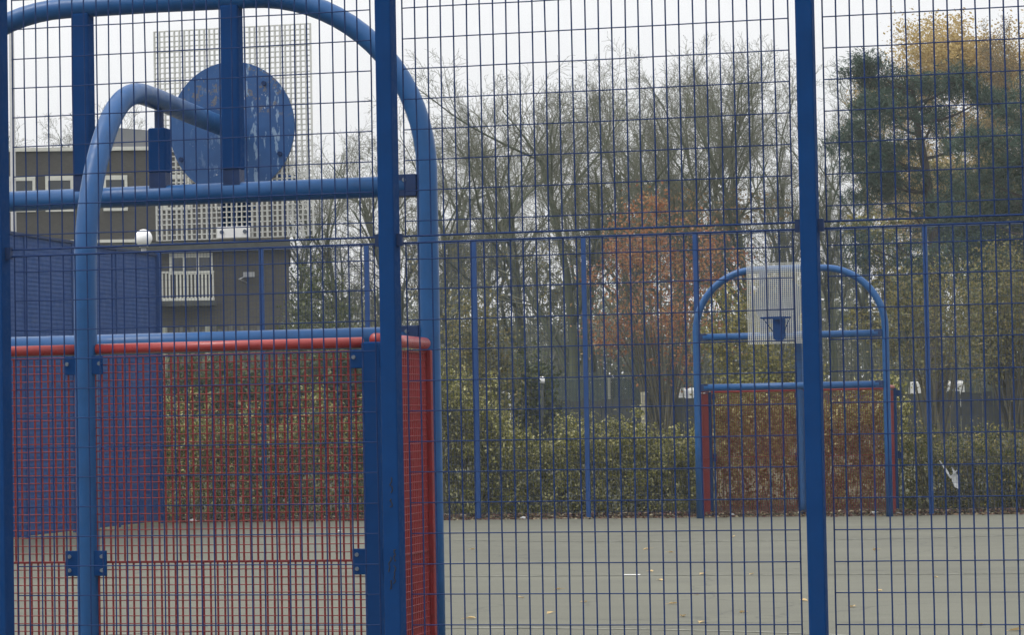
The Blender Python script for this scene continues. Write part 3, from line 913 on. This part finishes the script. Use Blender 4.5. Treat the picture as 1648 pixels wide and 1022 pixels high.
# rooftop box
x0, z0 = hx(120, 194); x1, z1 = hx(242, 203)
rb = MB(); rb.prism([(x0, zr+.105), (x1, zr+.105), (x1, z1), (x0, z0)], 1.0, 4.5)
rb = rb.build('rooftop_box', M['slate'], house)
def window(px0, px1, zt, zb, panes, y=0, dark=.55, fr=.075):
    x0 = hx(px0, 290)[0]; x1 = hx(px1, 290)[0]
    f = MB()
    f.box(x0, x1, y-.05, y-.003, zt-fr*1.6, zt).box(x0, x1, y-.05, y-.003, zb, zb+fr)
    for k in range(panes+1):
        x = x0+(x1-x0-fr)*k/panes
        f.box(x, x+fr, y-.048, y-.004, zb+fr, zt-fr*1.6)
    fo = f.build('window', M['cream_frame'], house)
    MB().box(x0+.01, x1-.01, y-.022, y-.006, zb+.02, zt-.02).build('pane', M['glass'], fo)
zt = hx(100, 283)[1]; zb = zt-.95
for a, b_, k in ((-150, -90, 1), (-60, -10, 1), (12, 57, 1), (73, 118, 1), (166, 205, 1), (262, 305, 1), (345, 385, 1)):
    window(a, b_, zt, zb, k)
zt2 = hx(300, 406)[1]-.01; window(270, 340, zt2, hx(300, 441)[1], 3, .25)
# balcony railing
ra = MB(); xa, zt_ = hx(256, 441); xb, zb_ = hx(344, 484)
k = 15
for i in range(k+1):
    x = xa+(xb-xa)*i/k; ra.box(x-.022, x+.022, -.32, -.30, zb_+.07, zt_)
ra.box(xa-.03, xb+.03, -.335, -.29, zb_, zb_+.07).box(xa-.03, xb+.03, -.335, -.29, zt_+.001, zt_+.05)
ra.build('balcony_railing', M['cream_frame'], house)
MB().box(xa-.05, xb+.05, -.34, .24, zb_-.14, zb_-.002).build('balcony_slab', M['dark_board'], house)
# floodlight on the wall
fx, fz_ = hx(400, 442)
fl = MB().box(fx-.14, fx+.16, -.02, .10, fz_-.06, fz_+.07); fl.tube([(fx-.05, .25, fz_-.2), (fx-.25, -.03, fz_-.12), (fx, .02, fz_)], .02, 6)
fl.build('floodlight', M['grey_metal'], house)
# slatted garden fence in front of the house
gf = empty('garden_fence', (-18.6, 20, gz(20)), 'low grey paling fence with white posts in front of the brown house', 'fence')
gm_ = MB()
for k in range(46): gm_.box(-3.2+.14*k, -3.2+.14*k+.085, 0, .02, .6, 2.85+.05*math.sin(k*2.1))
gm_.build('palings', M['paling'], gf)
gp0 = MB().box(-.05, .05, -.08, -.004, 0, 2.9).build('fence_post', M['concrete'], gf)
gp0.location = (at(266, 520, 20)[0]+18.6, 0, 0)
o = gp0.copy(); COL.objects.link(o); o.location = (at(335, 520, 20)[0]+18.6, 0, 0)

# ------------------------------------------------------------------ lamps, boarded fence, cars
p = at(231, 383, 6)
lamp = empty('globe_lamp', (p[0], 6, gz(6)), 'lamp post with a round white globe above the blue panel fence', 'lamp post')
MB().tube([(0, 0, -.1), (0, 0, p[2]-gz(6)-.16)], .05, 12).build('pole', M['grey_metal'], lamp, True)
MB().tube([(0, 0, p[2]-gz(6)-.17), (0, 0, p[2]-gz(6)-.11)], [.09, .07], 12).build('collar', M['grey_metal'], lamp)
gl = MB(); r_ = .165; zc = p[2]-gz(6)
gl.tube([(0, 0, zc-r_*math.cos(PI*k/14)) for k in range(15)], [max(.004, r_*math.sin(PI*k/14)) for k in range(15)], 20)
gl.build('globe', M['opal'], lamp, True)
p = at(18, 30, 8)
col = empty('lamp_column', (p[0], 8, gz(8)), 'tall pale grey column standing at the left edge behind the near goal', 'column')
MB().tube([(0, 0, -.1), (0, 0, 1.2), (0, 0, p[2]-gz(8))], [.075, .06, .05], 14).build('pole', M['grey_metal'], col, True)
MB().tube([(0, 0, p[2]-gz(8)), (0, 0, p[2]-gz(8)+.03)], [.055, .03], 14).build('cap', M['grey_metal'], col)

bf = empty('boarded_fence', (-2, 14, gz(14)), 'low dark boarded fence running behind the hedge', 'fence')
b = MB()
ztp = at(1020, 643, 14)[2]-gz(14)
for k in range(60):
    x = -6.5+.22*k
    b.box(x, x+.205, 0, .03, -.1, ztp+.015*math.sin(k*3.3))
b.build('boards', M['dark_board'], bf)
nf = empty('chain_link_fence', (-5.7, 14.6, gz(14.6)), 'dark green chain link screen with pale concrete posts above the boarded fence', 'fence')
zt3 = at(980, 610, 14.6)[2]-gz(14.6); b = MB(); wdt = 2.5
xa = at(866, 620, 14.6)[0]+5.7; xb = at(1062, 620, 14.6)[0]+5.7
for k in range(-30, 70):
    for sg in (-1, 1):
        x0 = xa+k*.05; z0, z1 = .6, zt3; x1 = x0+sg*(z1-z0)
        pts = []
        for (x, z) in ((x0, z0), (x1, z1)): pts.append((x, z))
        (ax, az), (bx_, bz) = pts
        lo, hi = xa, xb
        def cl(ax, az, bx_, bz):
            t0, t1 = 0.0, 1.0; dx = bx_-ax
            for lim, s_ in ((lo, 1), (hi, -1)):
                da = (ax-lim)*s_; db = (bx_-lim)*s_
                if da < 0 and db < 0: return None
                if da < 0: t0 = max(t0, da/(da-db))
                elif db < 0: t1 = min(t1, da/(da-db))
            if t0 >= t1: return None
            return (ax+dx*t0, az+(bz-az)*t0), (ax+dx*t1, az+(bz-az)*t1)
        r2 = cl(ax, az, bx_, bz)
        if r2: b.tube([(r2[0][0], .004*sg, r2[0][1]), (r2[1][0], .004*sg, r2[1][1])], .011, 3, False)
b.tube([(xa, 0, zt3), (xb, 0, zt3)], .014, 5)
b.build('netting', M['dark_mesh'], nf)
q0 = None
for px in (866, 981, 1062):
    if q0 is None: o = q0 = MB().box(-.035, .035, -.07, -.015, -.1, zt3+.02).build('fence_post', M['concrete'], nf, bevel=.008)
    else: o = q0.copy(); COL.objects.link(o)
    o.location = (at(px, 620, 14.6)[0]+5.7, 0, 0)
p = at(1035, 631, 12)
wpst = MB().tube([(0, 0, -.2), (.01, 0, 1.0), (0, 0, p[2]-gz(12))], [.062, .060, .058], 10).build('wooden_post', M['wood'])
wpst.location = (p[0], 12, gz(12)); tag(wpst, 'stout weathered wooden post standing in front of the dark boarded fence', 'post')
# white tube guard rail by the tall shrub
p = at(791, 648, 10); q = at(816, 632, 10)
gr = MB(); hz = q[2]-gz(10); ww = q[0]-p[0]
gr.tube([(0, 0, -.1), (0, 0, hz-.05), (.05, 0, hz), (ww, 0, hz), (ww+.05, 0, hz-.05), (ww+.05, 0, -.1)], .025, 8)
gr = gr.build('hoop_rail', M['white_paint'], None, True); gr.location = (p[0], 10, gz(10))
tag(gr, 'small white tube rail half hidden in the tall yellow green shrub', 'rail')
p = at(872, 610, 11)
gm2 = empty('bollard_light', (p[0], 11, gz(11)), 'small white topped bollard light beside the dusky bush', 'light')
MB().tube([(0, 0, -.1), (0, 0, p[2]-gz(11)-.09)], .035, 8).build('pole', M['dark_board'], gm2, True)
MB().tube([(0, 0, p[2]-gz(11)-.09), (0, 0, p[2]-gz(11)-.05), (0, 0, p[2]-gz(11)+.02), (0, 0, p[2]-gz(11)+.05)], [.05, .06, .06, .02], 10).build('head', M['opal'], gm2, True)

def van(px0, px1, pyTop, Y, label):
    """panel van seen from behind"""
    zg = gz(Y); c0 = at((px0+px1)/2, 640, Y)
    root = empty('parked_van', (c0[0], Y, zg), label, 'van', 'white vans parked beyond the fences', math.radians(14))
    top = at((px0+px1)/2, pyTop, Y)[2]-zg
    hw = (at(px1, 640, Y)[0]-at(px0, 640, Y)[0])/2
    prof = [(-2.0, .28), (-2.02, .6), (-1.99, top-.10), (-1.9, top-.01), (1.0, top), (1.5, top-.42), (2.3, top-.62), (2.42, .62), (2.4, .28)]
    b = MB(); n = len(prof)
    b.v = [(-hw*(1 if z < top*.6 else .93), y, z) for y, z in prof]+[(hw*(1 if z < top*.6 else .93), y, z) for y, z in prof]
    for k in range(n): b.f.append((k, (k+1) % n, n+(k+1) % n, n+k))
    b.f += [tuple(reversed(range(n))), tuple(range(n, 2*n))]
    b.build('body', M['white_paint'], root, bevel=.07)
    for sx in (-1, 1):
        d = MB().box(sx*hw*.45-hw*.28, sx*hw*.45+hw*.28, -2.035, -2.012, top*.52, top*.70).build('rear_window', M['car_glass'], root)
        MB().box(sx*hw*.93-.04, sx*hw*.93+.04, -2.05, -2.0, .62, top*.5).build('tail_light', M['red_rail'], root)
        q = MB(); q.v = [(sx*(hw*.965+.012), y, z) for y, z in ((.55, top*.60), (1.75, top*.60), (1.38, top*.80), (.55, top*.82))]
        q.f = [(0, 1, 2, 3) if sx > 0 else (3, 2, 1, 0)]
        q.build('side_window', M['car_glass'], root)
    q = MB(); q.v = [(-hw*.82, 1.06, top-.06), (hw*.82, 1.06, top-.06), (hw*.82, 1.50, top-.40), (-hw*.82, 1.50, top-.40)]
    q.v = [(x, y+.02, z+.02) for x, y, z in q.v]; q.f = [(3, 2, 1, 0)]
    q.build('windscreen', M['car_glass'], root)
    w0 = None
    for sx in (-1, 1):
        for y in (-1.2, 1.6):
            if w0 is None: o = w0 = MB().tube([(-.09, 0, 0), (.09, 0, 0)], .31, 18).build('wheel', M['rubber'], root)
            else: o = w0.copy(); COL.objects.link(o)
            o.location = (sx*hw*.9, y, .31)
    return root
van(1464, 1537, 614, 45, 'white parked van whose roof shows right of the far goal')
van(1064, 1140, 625, 45, 'white parked van whose roof shows left of the far goal')

# ------------------------------------------------------------------ litter and fallen leaves
lf = MB(); lf.v = [(-.05, 0, .004), (-.02, .03, .018), (.02, .026, .016), (.055, 0, .010), (.02, -.028, .02), (-.02, -.03, .012), (0, 0, .004)]
lf.f = [(6, 0, 5), (6, 5, 4), (6, 4, 3), (6, 3, 2), (6, 2, 1), (6, 1, 0)]
lf.tube([(.05, 0, .01), (.085, .008, .006)], .002, 3)
spots = [(.4,-14.38),(-.51,-9.73),(.04,-17.2),(.65,-18.89),(1.48,-19.15),(1.81,-20.57),(2.23,-20.17),(2.07,-21.21),(.12,-20.8),(.64,-20.2),(-2.76,-9.41),
 (.77,-15.86),(1.03,-14.87),(1.53,-14.91),(2.55,-18.81),(3.05,-19.57),(2.3,-10.27),(3.07,-17.55),(3.41,-15.57),(4.21,-21.48),(4.5,-22.0),(-.05,-18.3),(1.48,-17.97),(.06,-6.61),(-.07,-10.51)]
rg = random.Random(3); l0 = None
for x, y in spots:
    if l0 is None: o = l0 = lf.build('fallen_leaf', M['dry_leaf'])
    else: o = l0.copy(); COL.objects.link(o)
    o.location = (x, y, .002); o.rotation_euler = (rg.uniform(-.2, .2), rg.uniform(-.15, .15), rg.uniform(0, 6.28)); s = rg.uniform(.6, 1.05); o.scale = (s, s, s)
    tag(o, 'dry tan leaf lying on the grey court', 'leaf', 'fallen leaves on the court')
st = MB().box(-.085, .085, -.018, .018, 0, .008).build('plastic_strip', M['white_paint'], None, bevel=.003)
st.location = (.33, -15.03, .006); st.rotation_euler = (0, 0, .05); tag(st, 'short white plastic strip lying on the court between fallen leaves', 'litter')

def crumple(seed, s):
    rg = random.Random(seed); b = MB()
    n, mrow = 8, 5
    for i in range(mrow):
        for k in range(n):
            a = 2*PI*k/n; r = s*math.sin(PI*(i+.35)/(mrow-.3))*(.7+.6*rg.random())
            b.v.append((r*math.cos(a), r*math.sin(a)*.7, s*.9*i/(mrow-1)*(.8+.3*rg.random())))
    for i in range(mrow-1):
        for k in range(n): b.f.append((i*n+k, i*n+(k+1) % n, (i+1)*n+(k+1) % n, (i+1)*n+k))
    b.f += [tuple(reversed(range(n))), tuple(range((mrow-1)*n, mrow*n))]
    return b
for (px, py, s, lab) in ((310, 842, .07, 'crumpled white paper at the foot of the far fence, seen through the left red mesh'),
                         (842, 836, .05, 'scrap of white paper at the hedge foot left of the far goal'),
                         (1178, 826, .055, 'white paper scrap lying inside the left half of the far goal'),
                         (1408, 826, .075, 'crumpled white bag lying inside the right half of the far goal'),
                         (1446, 818, .05, 'white scrap right beside the right leg of the far goal')):
    q = at(px, py, .30 if px < 900 else .75)
    o = crumple(px, s).build('paper_litter', M['film']); o.location = (q[0], q[1], .0); tag(o, lab, 'litter', 'white litter at the foot of the far fence')
q = at(547, 857, -3.9)
o = crumple(9, .035).build('paper_litter', M['film']); o.location = (q[0], -3.9, .0)
tag(o, 'tiny white scrap out on the court, seen through the near red mesh', 'litter', 'white litter at the foot of the far fence')
# torn bag caught in the hedge
bg_ = MB(); rg = random.Random(8)
a0 = at(1512, 742, .85); a1 = at(1530, 770, .85); a2 = at(1540, 786, .85)
org = a1
def strip(pts, wds):
    i = len(bg_.v)
    for p_, w_ in zip(pts, wds):
        bg_.v += [tuple(np.array(p_)+np.array([-w_, rg.uniform(-.03, .03), w_*.5])), tuple(np.array(p_)+np.array([w_, rg.uniform(-.03, .03), -w_*.5]))]
    for k in range(len(pts)-1): bg_.f.append((i+2*k, i+2*k+1, i+2*k+3, i+2*k+2))
strip([a0-org, (a0+a1)/2-org+np.array([.01, 0, 0]), a1-org, at(1540, 757, .85)-org], [.006, .024, .018, .008])
strip([at(1532, 752, .85)-org, at(1538, 764, .85)-org, at(1537, 776, .85)-org, a2-org], [.010, .036, .050, .030])
bo = bg_.build('plastic_bag', M['film']); bo.location = tuple(float(v) for v in org)
sdm = bo.modifiers.new('thick', 'SOLIDIFY'); sdm.thickness = .004
tag(bo, 'torn white plastic bag caught low in the dark hedge right of the far goal', 'litter')

# ------------------------------------------------------------------ damp winter air
HAZE = 0.0006
if HAZE:
    hz_ = MB().box(-70, 60, -60, 140, -1.2, 22)
    mt, t, b = newmat('damp air')
    t.nodes.remove(b)
    pv = t.nodes.new('ShaderNodeVolumePrincipled')
    pv.inputs['Color'].default_value = (.88, .93, .96, 1); pv.inputs['Density'].default_value = HAZE
    t.links.new(pv.outputs['Volume'], t.nodes['Material Output'].inputs['Volume'])
    ho_ = hz_.build('haze', mt); tag(ho_, kind='stuff')
